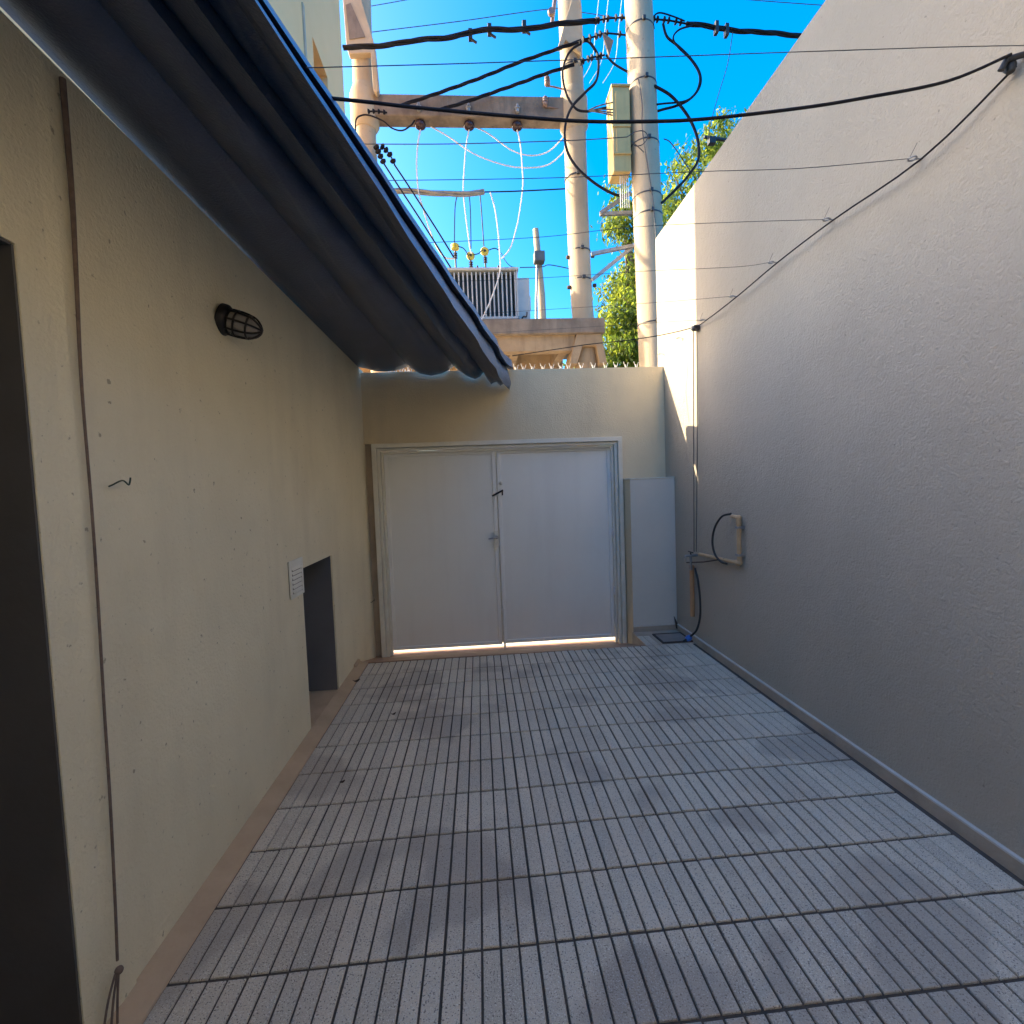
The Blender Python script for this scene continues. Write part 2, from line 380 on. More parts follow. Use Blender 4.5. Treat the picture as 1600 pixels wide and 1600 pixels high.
# ------------------------------------------------------------------ meter cabinet beside the gate
cb = thing('meter_cabinet', (1.82, 5.03, 0), 'pale painted masonry cabinet in the corner right of the gate', 'cabinet')
MB().box((1.588, 5.035, ZS-.05), (XR-.001, YG-.001, 1.625)).build('body', M_FRONT, cb, bevel=.006)
MB().box((1.592, 5.027, .062), (XR-.003, 5.0345, 1.622)).build('front_panel', M_CAB, cb)
MB().box((1.580, 5.022, 1.6255), (XR-.002, YG-.001, 1.638)).build('cap', M_VENT, cb, bevel=.002)
k_ = MB().box((1.590, 5.020, -.012), (XR-.017, 5.0345, .050)).build('skirting', M_SKIRT, cb)
MB().box((1.590, 5.017, .0505), (XR-.017, 5.0345, .060)).build('skirting_edge', M_SKTOP, k_)
o = MB().prism([P(1053.5,963,Y=4.99), P(1057,970,Y=4.99), P(1063,984,Y=4.99), P(1057,982,Y=4.99)], (0,.012,0)).build('board_scrap', M_RUST)
tag(o, 'dark sliver of board leaning in the corner at the cabinet foot', 'scrap')
cv = thing('inspection_cover', (1.9, 4.75, 0), 'concrete inspection cover in a rusty frame before the cabinet', 'drain cover')
MB().box((1.765, 4.625, -.01), (2.035, 4.875, .006)).build('lid', M_LID, cv, bevel=.003)
f = MB()
for a, b in (((1.745,4.605),(2.052,4.6245)), ((1.745,4.8755),(2.052,4.895)), ((1.745,4.6245),(1.7645,4.8755)), ((2.0355,4.6245),(2.052,4.8755))): f.box((a[0],a[1],-.01),(b[0],b[1],.009))
f.build('frame', M_RUST, cv)
o = MB().box((1.577, 4.60, -.012), (XR-.017, 5.019, -.004)).build('cement_apron', M_SKIRT); tag(o, kind='structure')

# ------------------------------------------------------------------ house on the left
ho = thing('house', (XL, 2.5, 0), 'beige stuccoed house wall on the left under a dark corrugated roof', 'house')
T = -.28
NY0, NY1, NZ = 3.285, 3.945, 1.105
wall_grid([Y0, .35, 1.40, NY0, NY1, 5.40], [-.30, -.012, NZ, 2.285, 2.884],
          [(.35, 1.40, -.012, 2.285), (NY0, NY1, -.012, NZ)], XL, T, 'X').build('wall', M_HOUSE, ho)
MB().prism([(XL-.002, 1.485, -.01), (XL+.007, 1.535, -.01), (XL+.007, 1.595, -.01), (XL-.002, 1.606, -.01)], (0,0,2.885)).build('pilaster', M_HOUSE, ho)
# dark doorway and low hatch: linings stand a few mm inside the reveals
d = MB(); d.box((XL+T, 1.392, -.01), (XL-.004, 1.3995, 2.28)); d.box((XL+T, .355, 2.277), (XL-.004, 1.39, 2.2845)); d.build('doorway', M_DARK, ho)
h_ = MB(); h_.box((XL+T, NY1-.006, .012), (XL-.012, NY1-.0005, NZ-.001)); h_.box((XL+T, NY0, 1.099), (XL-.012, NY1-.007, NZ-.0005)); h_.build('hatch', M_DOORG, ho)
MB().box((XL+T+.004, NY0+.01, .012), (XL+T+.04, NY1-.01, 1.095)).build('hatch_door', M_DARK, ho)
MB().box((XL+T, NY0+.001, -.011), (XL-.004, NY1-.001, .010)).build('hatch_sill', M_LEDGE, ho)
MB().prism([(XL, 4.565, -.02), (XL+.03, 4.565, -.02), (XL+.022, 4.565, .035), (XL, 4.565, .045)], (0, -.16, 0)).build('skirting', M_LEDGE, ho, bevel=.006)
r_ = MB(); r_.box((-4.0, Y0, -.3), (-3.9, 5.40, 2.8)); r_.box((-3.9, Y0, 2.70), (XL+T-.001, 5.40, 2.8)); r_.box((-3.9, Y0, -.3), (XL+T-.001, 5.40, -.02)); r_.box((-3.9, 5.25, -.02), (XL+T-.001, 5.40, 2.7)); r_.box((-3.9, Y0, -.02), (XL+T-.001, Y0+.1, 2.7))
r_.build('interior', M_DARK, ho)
MB().box((XL+.001, Y0-.2, -.3), (XR+.2, Y0-.001, 4.2)).build('rear_light_block', M_HOUSE, ho)  # unseen wall, added to cut the sky light from behind the camera
# roof: long corrugated sheets fanning out from the wall, lofted between two sections
far = [(558,569),(561,569.8),(570,573),(582,576),(598,577),(614,575.5),(626,572),(634.5,568.8),(642,574),(654,581),(671,584),(688,581),(700,574),(707,568.8),(714,574),(726,584),(741,590),(749,586),(754,579.5),
       (760,590),(766,599.5),(770,597),(774.5,596),(780,602),(785,598),(789,602),(794,607.5),(796,598),(792,583),(788,571),(791,574),(799,576),(797.5,566),(791,560)]
keys = [(558,-12),(561,-8),(634.5,154),(707,255),(754,322),(774,360),(794,396),(799,410)]
def near_x(px):
    for (a, na), (b, nb) in zip(keys, keys[1:]):
        if px <= b: return na+(nb-na)*(px-a)/(b-a)
    return keys[-1][1]
mb = MB(); rows_ = []
order = []
prev = -1e9
for i, (px, py) in enumerate(far):
    Fp = P(px, py, Y=5.15)
    zn = 2.90+(Fp.z-2.895)*.75
    nx = near_x(px)
    if i >= 27: nx = [398, 396, 393, 397, 410, 414, 411][i-27]; zn = [2.80, 2.86, 2.89, 2.885, 2.86, 2.93, 2.98][i-27]
    Np = P(nx, 0, Z=zn)
    if i < 2: Np.x = XL+(.012 if i else -.01); Np.z = 2.905; Fp.x = XL+(.004 if i else -.03); Fp.z = 2.890
    order.append((Fp, Np))
def bump_of(i):                                                    # the frayed zigzag belongs to the sheet's end only
    if not 18 < i < 26: return 0.0
    a, b = order[18][0], order[26][0]
    return order[i][0].z-(a.z+(b.z-a.z)*(i-18)/8)
for i, (Fp, Np) in enumerate(order):
    line = []; dz = bump_of(i)
    for k in range(43):
        t = -0.02+k/41*1.32                                          # beyond 1 it runs on over the photographer
        p = Fp.lerp(Np, t)
        wv = max(0, min(1, (Fp.x+.3)/.5))
        wv *= .15+math.exp(-abs(t)*4)
        p = p+Vector((.010*wv*math.sin(t*31+Fp.x*3)+.006*wv*math.sin(t*63+1), 0, .004*math.sin(3.1*t*4+Fp.x*9)+.010*wv*math.sin(t*27+2)))
        p.z += dz*(math.exp(-max(t,0)*7)-1)*(1 if t < 1 else 1)
        if 0 <= k <= 1: p.y += .012*math.sin(Fp.x*23)
        line.append(mb.b.verts.new(p))
    rows_.append(line)
for A, B in zip(rows_, rows_[1:]):
    for k in range(42): mb.b.faces.new((A[k], A[k+1], B[k+1], B[k]))
mb.build('roof', M_ROOF, ho, smooth=True, solid=.009)

# upper storeys set behind the roof
ub = thing('apartment_building', (-1.25, 4.2, 2.86), 'tall cream building rising behind the dark corrugated roof', 'building')
ubx, uy0, uy1 = -1.25, 2.9, 5.46
wy0, wy1, wz0, wz1 = 4.42, 4.83, 4.3, 5.46
wall_grid([uy0, wy0, wy1, uy1], [2.90, wz0, wz1, 9.6], [(wy0, wy1, wz0, wz1)], ubx, -.18, 'X').build('wall', M_UPPER, ub)
b_ = MB(); b_.box((-12, uy0, 2.9), (ubx-.181, uy0+.15, 9.6)); b_.box((-12, uy1-.15, -.3), (-1.471, uy1, 9.6)); b_.box((-12, uy0, 9.601), (ubx, uy1, 9.8)); b_.build('facade', M_UPPER, ub)
w_ = MB().box((ubx-.17, wy0-.02, wz0-.02), (ubx-.15, wy1+.02, wz1+.02)).build('window', M_UPPER, ub)
MB().box((ubx-.14, wy0+.06, wz0+.05), (ubx-.13, wy1-.06, wz1-.1)).build('pane', M_PANE, w_)
a0, a1 = P(473, 9, X=ubx+.004), P(482, 100, X=ubx+.004)
MB().box((ubx-.002, 4.17, 3.6), (ubx+.012, 4.205, P(473,9,X=ubx).z)).build('conduit', M_SKIRT, ub)

# ------------------------------------------------------------------ fittings on the house wall
lp = thing('bulkhead_lamp', P(350, 503, X=XL), 'dark caged bulkhead lamp on the beige house wall', 'wall lamp')
c = P(347, 499, X=XL); ax = Vector((1, .12, -.30)).normalized()
MB().lathe(c-ax*.004, ax, [(0,.074),(.024,.074),(.036,.064),(.040,.054)], 20).build('base', M_LAMP, lp, True)
MB().lathe(c+ax*.0405, ax, [(0,.050),(.035,.053),(.075,.050),(.105,.042),(.126,.026),(.134,.004)], 20).build('glass', M_GLASS, lp, True)
q = MB(); u_ = ax.cross(Vector((0,0,1))).normalized(); v_ = ax.cross(u_)
for k in range(4):
    th = math.pi*k/4; e = u_*math.cos(th)+v_*math.sin(th)
    q.tube(smooth_path([c+ax*.036+e*.060, c+ax*.095+e*.060, c+ax*.15+e*.046, c+ax*.182, c+ax*.15-e*.046, c+ax*.095-e*.060, c+ax*.036-e*.060], 4), 0.0050, 6)
for h, r in ((.070, .0605), (.125, .055)):
    q.tube([c+ax*h+(u_*math.cos(2*math.pi*k/20)+v_*math.sin(2*math.pi*k/20))*r for k in range(21)], 0.0050, 6, False)
q.build('cage', M_LAMP, lp, True)
vg = thing('vent_grille', (XL, 3.165, .95), 'small white louvred vent grille beside the low hatch', 'vent')
f = MB(); y0, y1, z0, z1 = 3.055, 3.278, .948, 1.186
MB().box((XL-.002,y0+.004,z0+.004),(XL+.004,y1-.004,z1-.004)).build('backing', M_DARK, vg)
for a, b in (((y0,z0),(y0+.03,z1)), ((y1-.03,z0),(y1,z1)), ((y0+.03,z0),(y1-.03,z0+.025)), ((y0+.03,z1-.045),(y1-.03,z1))): f.box((XL+.0042,a[0],a[1]),(XL+.013,b[0],b[1]))
f.build('frame', M_VENT, vg, bevel=.002)
for k in range(6):
    z = z0+.030+k*.0285
    MB().prism([(XL+.0065,y0+.032,z+.020),(XL+.0085,y0+.032,z+.0225),(XL+.019,y0+.032,z+.004),(XL+.017,y0+.032,z+.001)], (0,y1-y0-.064,0)).build('slat', M_VENT, vg)
# rope hanging down the plaster band
rp = thing('rope', (XL+.03, 1.6, .05), 'dark brown rope hanging down the house wall beside the doorway', 'rope')
pts = [P(112, 300, X=XL+.022), P(119, 440, X=XL+.022), P(128, 600, X=XL+.022), P(143, 790, X=XL+.02), P(152, 930, X=XL+.02), P(163, 1100, X=XL+.022), P(172, 1250, X=XL+.022), P(179, 1400, X=XL+.024), P(184, 1500, X=XL+.026)]
pts = [Vector((p.x, p.y+.0015*math.sin(i*2.1), p.z)) for i, p in enumerate(pts)]
top = pts[0].copy(); top.z = 2.84
sp_ = smooth_path([top]+pts, 8)
MB().tube(sp_, 0, 8, True, [.0040+.0045*max(0,1-i/26) for i in range(len(sp_))]).build('cord', M_BROWN, rp, True)
MB().sphere(P(186, 1516, X=XL+.028), .012, 8).build('knot', M_BROWN, rp, True)
for ax_, bx in ((180,158),(183,172),(185,184)): MB().tube(smooth_path([P(ax_,1522,X=XL+.026), P((ax_+bx)/2-1,1570,X=XL+.03), P(bx,1640,X=XL+.03)]), .0035, 6).build('tail', M_BROWN, rp, True)
for (px, py, lab) in ((170, 760, 'short bent green wire sticking out of the house wall near the rope'), (579, 941, 'bent green wire end sticking out of the wall by the gate')):
    c = P(px, py, X=XL); k = 1.0 if px < 300 else .9
    o = MB().tube(smooth_path([c, c+Vector((.02,-.012,.004))*k, c+Vector((.035,.012,.018))*k, c+Vector((.04,.03,.004))*k, c+Vector((.035,.045,.012))*k, c+Vector((.035,.05,.028))*k]), .0026, 6).build('wall_wire', M_GREENW, smooth=True)
    tag(o, lab, 'wire')
for (px, py, lab, s_) in ((557, 1066, 'curled dry leaf by the house wall near the gate', 1.0), (615, 1117, 'small dark dry leaf on the tiles in front of the hatch', .6), (535, 1223, 'tiny dark dry leaf lying midway along the tiled yard', .5)):
    c = P(px, py, Z=.003); q = MB(); n = 7; L, R_ = [], []
    for i in range(n):
        t = i/(n-1); w = .016*math.sin(math.pi*(.06+.9*t)); zz = .004+.014*(t-.5)**2*4*random.uniform(.8,1.2)
        q0 = c+Vector(((t-.5)*.05*s_, (t-.5)*.035*s_, zz*s_)); L.append(q.b.verts.new(q0+Vector((-.6*w,.8*w,.008))*s_)); R_.append(q.b.verts.new(q0-Vector((-.6*w,.8*w,-.004))*s_))
    for i in range(n-1): q.b.faces.new((L[i], L[i+1], R_[i+1], R_[i]))
    tag(q.build('dry_leaf', M_DRY, solid=.001), lab, 'leaf')

# ------------------------------------------------------------------ plumbing on the boundary wall
xw = XR-.035
pp = thing('water_pipe', P(1155, 880, X=xw), 'beige L shaped water pipe clipped to the boundary wall', 'pipe')
a, b, c, d = P(1093,864,X=xw), P(1156,877,X=xw), P(1153,806,X=xw), P(1141,803,X=xw)
b.y = c.y = 3.70; b.z, c.z = .925, 1.285; a.z = .90; d = Vector((xw, 3.80, 1.292))
MB().tube([a, b], .016, 12).build('pipe', M_PIPE, pp, True); MB().tube([b, c], .0165, 12).build('pipe', M_PIPE, pp, True)
q = MB(); q.sphere(b, .023); q.lathe(b+Vector((0,.012,0)), (0,1,0), [(0,.021),(.038,.021)]); q.build('elbow', M_PIPE, pp, True)
q = MB(); q.sphere(c, .023); q.tube([c, d], .017, 12); q.lathe(c-Vector((0,0,.05)), (0,0,1), [(0,.021),(.045,.021)]); q.build('elbow', M_PIPE, pp, True)
for zz in (.98, 1.20): MB().box((xw-.02, 3.675, zz), (XR, 3.725, zz+.018)).build('clip', M_STEEL, pp)
o = MB().tube(smooth_path([P(1142,803,X=xw-.01), P(1128,807,X=xw-.03), P(1117,824,X=xw-.05), P(1113,846,X=xw-.06), P(1117,866,X=xw-.06), P(1127,878,X=xw-.05), P(1136,881,X=xw-.03)], 8), .009, 8).build('supply_hose', M_BLACK, smooth=True)
tag(o, 'black rubber hose looping from the beige pipe elbow', 'hose')
tp = thing('tap', P(1084, 868, X=xw), 'metal water tap on the boundary wall at the clothesline foot', 'tap')
t0 = P(1084, 868, X=xw)
q = MB().tube([t0+Vector((.035,0,0)), t0+Vector((-.06,0,0))], .012, 10); q.tube(smooth_path([t0+Vector((-.06,0,0)), t0+Vector((-.085,0,-.005)), t0+Vector((-.09,0,-.05))]), .010, 10); q.lathe(t0+Vector((-.03,0,-.14)), (0,0,1), [(0,.012),(.02,.016),(.06,.011),(.13,.013)]); q.build('body', M_STEEL, tp, True)
q = MB().tube([t0+Vector((-.03,.05,.035)), t0+Vector((-.03,-.05,.035))], .006, 8); q.tube([t0+Vector((-.03,0,0)), t0+Vector((-.03,0,.035))], .007, 8); q.build('handle', M_LAMP, tp, True)
o = MB().tube([P(1073,879,X=xw-.02), P(1100,878,X=xw-.02), P(1132,873,X=xw-.005)], .006, 8).build('iron_rod', M_RUST, smooth=True)
tag(o, 'thin dark iron rod lying across below the tap', 'rod')
z0_, z1_ = P(1087,966,X=xw).z, P(1087,890,X=xw).z
o = MB().tube([(xw, 4.57, z0_), (xw, 4.57, z1_)], .021, 14); o.lathe((xw,4.57,z1_), (0,0,1), [(0,.026),(.025,.026)]); o = o.build('drain_pipe', M_PIPEB, smooth=True)
tag(o, 'upright terracotta coloured pipe on the wall below the tap', 'pipe')
gh = thing('garden_hose', P(1076, 997, Z=.02), 'black hose with blue coupling running down to the drain cover', 'hose')
MB().tube(smooth_path([P(1086,888,X=xw-.03), P(1091,910,X=xw-.03), P(1094,940,X=xw-.03), P(1093.5,966,X=xw-.03), P(1088,985,X=xw-.05), P(1079,994,X=xw-.09)], 8), .010, 8).build('hose', M_BLACK, gh, True)
c = P(1076, 997, X=xw-.1); e = Vector((-.7,-.25,-.25)).normalized()
MB().lathe(c-e*.03, e, [(0,.018),(.012,.026),(.035,.030),(.05,.024),(.062,.014)], 14).build('coupling', M_BLUE, gh, True)
MB().lathe(c+e*.03, e, [(0,.011),(.035,.010)], 10).build('nozzle', M_BLACK, gh, True)

# ------------------------------------------------------------------ clothesline
hooks = [(1440,248),(1303,343),(1215,410),(1152,463),(1104,500)]
hl = ['closest to the viewer, highest on the wall', 'second from the viewer, on the black rope', 'middle one of the rope hooks', 'fourth from the viewer along the rope', 'just before the rope pulley at the sunlit strip']
lefts = [((1250,263),(1095,268),(860,278),(607,282)), ((1150,347),(985,355),(850,370),(672,379)), ((1150,417),(1000,424),(850,434),(700,440)), ((1060,470),(990,475),(850,484),(755,490)), ((1040,503),(998,506),(900,512),(770,520))]
wl = ['top', 'second', 'middle', 'fourth', 'lowest']
def eave(px, py): return P(px, py, Z=2.97)
h0 = None
for i, (hx, hy) in enumerate(hooks):
    c = P(hx, hy, X=XR)
    if h0 is None:
        h0 = thing('wall_hook', c, 'screw eye hook on the boundary wall, '+hl[i], 'hook', 'hooks of the clothesline')
        MB().tube([c+Vector((.01,0,0)), c+Vector((-.03,0,0))], .004, 8).build('shank', M_STEEL, h0, True)
        MB().tube([c+Vector((-.045+.016*math.cos(2*math.pi*k/16), .016*math.sin(2*math.pi*k/16), 0)) for k in range(17)], .0038, 8, False).build('eye', M_STEEL, h0, True)
        h0c = c
    else: dup(h0, c, 'screw eye hook on the boundary wall, '+hl[i])
    (ax_, ay), (bx, by), (cx, cy_), (dx, dy) = lefts[i]
    A = c+Vector((-.06,0,0)); E_ = eave(dx, dy)
    pts = [A]
    for (px, py) in ((ax_,ay),(bx,by),(cx,cy_)):
        # points on the vertical plane through both ends
        d_ = CW*F_PX+CR*(px-800)-CU*(py-800); n_ = Vector((E_.y-A.y, -(E_.x-A.x), 0)); t = n_.dot(A-EYEV)/n_.dot(d_); pts.append(EYEV+d_*t)
    pts.append(E_)
    q = MB().tube(smooth_path(pts), .0016, 5)
    q.tube([A, A+Vector((.01,-.03,.05))], .0012, 4)
    tag(q.build('clothesline_wire', M_WIRE, smooth=True), wl[i]+' thin clothesline wire from wall hook to roof edge', 'clothesline', 'clothesline wires over the yard')
pl = P(1085, 511, X=XR-.04)
ro = [P(1600,92,X=XR-.03)]
ro = [P(1588,103,X=XR-.025)]+[P(hx, hy, X=XR-.05) for hx, hy in hooks]+[pl]
ro += [P(1036,523,Y=4.65), P(985,531,Y=4.8), P(920,538,Y=4.95), P(880,544,Y=5.05), P(800,556,Y=5.15)]
o = MB().tube(smooth_path(ro, 4), .0045, 6).build('clothesline_rope', M_CABLE, smooth=True)
tag(o, 'black rope threaded through the wall hooks and on over the gate', 'rope')
pu = thing('rope_pulley', pl, 'rusty rope pulley on the wall at the edge of the sunlit strip', 'pulley')
MB().box(pl+Vector((-.012,-.03,-.03)), pl+Vector((.042,.03,.012))).build('bracket', M_RUST, pu, bevel=.004)
MB().lathe(pl+Vector((-.03,.0,-.01)), (1,0,0), [(0,.02),(.004,.02),(.008,.015),(.012,.02),(.016,.02)]).build('wheel', M_STEEL, pu, True)
for k, (px, dx) in enumerate(((1083.5, 0), (1089, 1))):
    o = MB().tube([P(px,514,X=XR-.045), P(px+.5,700,X=XR-.045), P(px+(-1 if k else 1),862,X=XR-.045)], .0042, 6).build('pull_cord', M_WIRE, smooth=True)
    tag(o, ('left' if not k else 'right')+' of two grey cords dropping from the pulley to the tap', 'cord', 'cords down the boundary wall')
for k, (px, py) in enumerate(((1066,528),(1037,553))):
    c = P(px, py, X=XR); dup(h0, c, 'screw eye hook on the sunlit strip, '+('just under the rope' if not k else 'close to the street wall top'))
c0 = P(1597, 90, X=XR-.02)
ck = thing('cable_clamp', c0, 'black cable clamp on the boundary wall at the right photo edge', 'clamp')
MB().tube([c0+Vector((.02,0,.015)), c0+Vector((-.05,.01,0)), c0+Vector((-.06,.02,-.03))], .011, 8).build('hook', M_BLACK, ck, True)
MB().lathe(c0+Vector((-.02,.02,-.035)), (0,.2,1), [(0,.012),(.02,.02),(.05,.018),(.06,.008)]).build('grip', M_BLACK, ck, True)
A = c0+Vector((-.045,0,.01)); E_ = P(520, 155, Z=2.97); E_ = P(521, 154, Y=1.72)
pts = [A]
for (px, py) in ((1480,127),(1350,153),(1250,169),(1100,186),(1000,190),(900,189),(780,180),(650,168),(580,160)):
    d_ = CW*F_PX+CR*(px-800)-CU*(py-800); n_ = Vector((E_.y-A.y, -(E_.x-A.x), 0)); t = n_.dot(A-EYEV)/n_.dot(d_); pts.append(EYEV+d_*t)
pts += [E_, E_+Vector((-.25,0,.02))]
o = MB().tube(smooth_path(pts), .0056, 8).build('service_cable', M_CABLE, smooth=True); tag(o, 'thick black cable sagging across the yard above everything', 'cable')
A = P(1625, 71, X=XR-.01); E_ = P(478, 106, Y=1.5); pts = [A]
for (px, py) in ((1500,73),(1250,81),(1000,90),(850,95),(700,100)):
    d_ = CW*F_PX+CR*(px-800)-CU*(py-800); n_ = Vector((E_.y-A.y, -(E_.x-A.x), 0)); t = n_.dot(A-EYEV)/n_.dot(d_); pts.append(EYEV+d_*t)
o = MB().tube(smooth_path(pts+[E_]), .0014, 5).build('clothesline_wire', M_WIRE, smooth=True); tag(o, 'thin straight wire just above the thick black cable', 'clothesline', 'clothesline wires over the yard')

# ------------------------------------------------------------------ street: pole, platform, transformer
YP, YH = 7.2, 8.0
po = thing('utility_pole', (2.60, YP, ZS), 'thick concrete utility pole nearest the grey boundary wall', 'pole')
xc = lambda z: 2.566+(z-8.49)*-.023
pz = [ZS-.2+i*.5 for i in range(23)]
MB().tube([(xc(z), YP, z) for z in pz], 0, 24, True, [.232-.0045*(z) for z in pz]).build('shaft', M_CONC, po, True)
for z in (3.9, 5.45, 5.72, 6.45, 7.28, 8.05):
    r = .237-.0045*z; q = MB()
    q.lathe((xc(z), YP, z), (0,0,1), [(0, r), (.018, r)], 24); q.box((xc(z)-.03, YP-r-.03, z-.01), (xc(z)+.01, YP-r+.01, z+.035)); q.build('strap', M_WIRE, po, True)
MB().tube(smooth_path([(xc(7.2)-.12, YP-.19, 7.25), (xc(6.9)-.09, YP-.205, 6.9), (xc(6.5)-.1, YP-.21, 6.5), (xc(5)-.02, YP-.235, 5.6), (xc(4)-.0, YP-.235, 4.9)]), .008, 6).build('earth_wire', M_WIRE, po, True)
jb = thing('junction_box', (2.27, YP, 6.02), 'tall cream junction box strapped to the utility pole', 'junction box')
MB().box((2.115, YP-.10, 6.05), (2.375, YP+.2, 7.22)).build('body', M_BOX, jb, bevel=.012)
for za, zb_ in ((6.70, 7.15), (6.32, 6.655)): MB().box((2.165, YP-.112, za), (2.368, YP-.1005, zb_)).build('door', M_BOX, jb, bevel=.004)
for z in (6.66, 6.285): MB().box((2.11, YP-.125, z), (2.372, YP-.1005, z+.028)).build('rib', M_BOX, jb)
MB().box((2.108, YP-.12, 7.221), (2.38, YP+.21, 7.245)).build('top', M_BOX, jb)
for k in range(5): MB().tube([(2.23+k*.03, YP-.02, 6.05), (2.235+k*.032, YP, 5.60)], .006, 6).build('cable_tail', M_WHITE, jb, True)

hf = thing('transformer_platform', (.3, YH, ZS), 'concrete portal of two posts carrying the transformer platform', 'platform')
def post(pts, r): return MB().tube([P(px, py, Y=YH) for px, py in pts], r, 20)
post([(560,-90),(563.5,0),(566,90),(569,160),(573,240),(580,330),(600,560)], .155).build('post', M_CONC, hf, True)
post([(887,-90),(889,0),(893,100),(898,200),(901,300),(905,400),(909.5,480),(912,506)], .175).build('post', M_CONC, hf, True)
for (px, py) in ((905.5,396),(908,441),(899.5,282),(894,112)):
    p = P(px, py, Y=YH); q = MB().lathe((p.x, YH, p.z), (0,0,1), [(0,.179),(.022,.179)], 22); q.box((p.x-.02, YH-.215, p.z-.012), (p.x+.03, YH-.170, p.z+.034)); q.build('strap', M_WIRE, hf, True)
for (px, py) in ((887.5,402),(926,400),(889,449),(929,446)):
    p = P(px, py, Y=YH-.02); MB().lathe(p-Vector((.03,0,0)), (1,0,0), [(0,.018),(.012,.032),(.05,.032),(.06,.018)], 8).build('bolt', M_RUST, hf, True)
q = MB(); a, b = P(578,176,Y=YH), P(890,176,Y=YH)
q.box((a.x, YH-.13, 7.345), (b.x, YH+.13, 7.665)); cbm = q.build('crossbeam', M_BEAM, hf, bevel=.02)
for (px, r) in ((570,.215),(896,.225)):
    q = MB(); p = P(px,176,Y=YH); q.lathe((p.x, YH, 7.20), (0,0,1), [(0,r-.05),(.08,r),(.50,r),(.64,r-.05)], 20); q.build('collar', M_CONC, hf, True)
for (poly, hole) in (([(531,-60),(548,-60),(583,62),(586,75),(592,140),(588,145),(583,140),(579,82),(545,84),(541,72)], None),
                     ([(905,-20),(909,10),(911,60),(908,84),(884,62),(880,70),(872,72),(893,0)], None)):
    pts = [P(px, py, Y=YH-.24) for px, py in poly]
    q = MB().prism(pts, (0,.10,0)); q.build('bracket', M_CONC, hf, bevel=.01)
q = MB(); p0, p1 = P(560,20,Y=YH-.25), P(575,65,Y=YH-.25)
q.prism([P(540,8,Y=YH-.245), P(548,5,Y=YH-.245), P(571,58,Y=YH-.245), P(546,62,Y=YH-.245)], (0,-.006,0)); q.build('bracket_shade_plate', M_BEAM, hf)  # thin dark plate on the bracket face, coloured as the shade of a hollow
# platform slab, beams and corbel
zs0, zs1 = 3.965, 4.195
q = MB().box((-2.2, YH-.32, zs0), (2.085, YH+1.3, zs1)); q.build('slab', M_BEAM, hf, bevel=.012)
for y in (YH-.22, YH+.9): MB().box((-2.1, y, 3.72), (1.62, y+.2, zs0-.001)).build('beam', M_CORB, hf)
for x in (-1.2, -.3, .6, 1.40): MB().box((x, YH-.019, 3.75), (x+.14, YH+.899, zs0-.001)).build('beam', M_CORB, hf)
q = MB()
cx = 1.84
q.prism([(cx-.33,YH-.27,3.50),(cx-.20,YH-.27,3.50),(cx-.11,YH-.27,3.78),(cx+.11,YH-.27,3.78),(cx+.16,YH-.27,3.50),(cx+.28,YH-.27,3.50),(cx+.20,YH-.27,zs0-.001),(cx-.20,YH-.27,zs0-.001)], (0,.5,0))
q.build('corbel', M_CORB, hf, bevel=.01)
MB().tube([(cx, YH, ZS-.2), (cx, YH, 3.5), (cx,YH,3.9)], .19, 20).build('lower_post', M_CORB, hf, True)
MB().tube([(-1.45, YH, ZS-.2), (-1.45, YH, zs0-.01)], .19, 20).build('lower_post', M_CONC, hf, True)

tr = thing('transformer', (.2, YH+.45, zs1), 'grey finned oil transformer standing on the concrete platform', 'transformer')
ty0, ty1, tx0, tx1 = YH-.05, YH+.85, -.42, .745
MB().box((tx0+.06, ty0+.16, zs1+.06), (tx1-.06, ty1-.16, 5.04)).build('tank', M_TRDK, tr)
fn0 = None
nf = 17
for k in range(nf):
    x = tx0+.02+(tx1-tx0-.06)*k/(nf-1)
    if fn0 is None:
        fn0 = MB().box((x, ty0, zs1+.13), (x+.020, ty1, 5.02)).build('fin', M_TRAFO, tr); fx = x
    else:
        c = fn0.copy(); COL.objects.link(c); c.parent = tr; c.location = (x-fx, 0, 0)
q = MB().box((tx0-.02, ty0-.03, 5.045), (tx1+.03, ty1+.03, 5.085)); q.build('lid', M_TRAFO, tr, bevel=.006)
q = MB().box((tx0, ty0-.015, zs1+.09), (tx1, ty1, zs1+.125)); q.box((tx1-.012, ty0-.01, zs1+.126), (tx1+.012, ty1, 5.04)); q.build('rail', M_TRAFO, tr)
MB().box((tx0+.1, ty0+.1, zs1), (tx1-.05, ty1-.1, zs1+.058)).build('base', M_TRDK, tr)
q = MB().box((tx1+.02, ty0+.1, zs1+.01), (tx1+.21, ty1-.1, 4.97)); q.box((tx1+.211, ty0+.2, zs1+.3), (tx1+.235, ty1-.2, 4.72)); cbx = q.build('cable_box', M_TRAFO, tr, bevel=.008)
q = MB(); z = zs1+.12; q.tube(smooth_path([(tx1+.07, ty0+.09, z), (tx1+.09, ty0+.05, z+.02), (tx1+.14, ty0+.05, z+.02), (tx1+.15, ty0+.05, z+.09)]), .012, 6); q.build('valve', M_BLACK, cbx, True)
bu0 = None
for px in (712, 746, 779):
    c = P(px, 419, Y=YH+.25); c.z = 5.085
    if bu0 is None:
        bu0 = MB().lathe(c, (0,0,1), [(0,.055),(.03,.05),(.035,.062),(.05,.035),(.055,.05),(.07,.032),(.075,.042),(.09,.028),(.13,.018),(.17,.012)], 14).build('bushing', M_PORC, tr, True); b0 = c
    else:
        d = bu0.copy(); COL.objects.link(d); d.parent = tr; d.location = c-b0
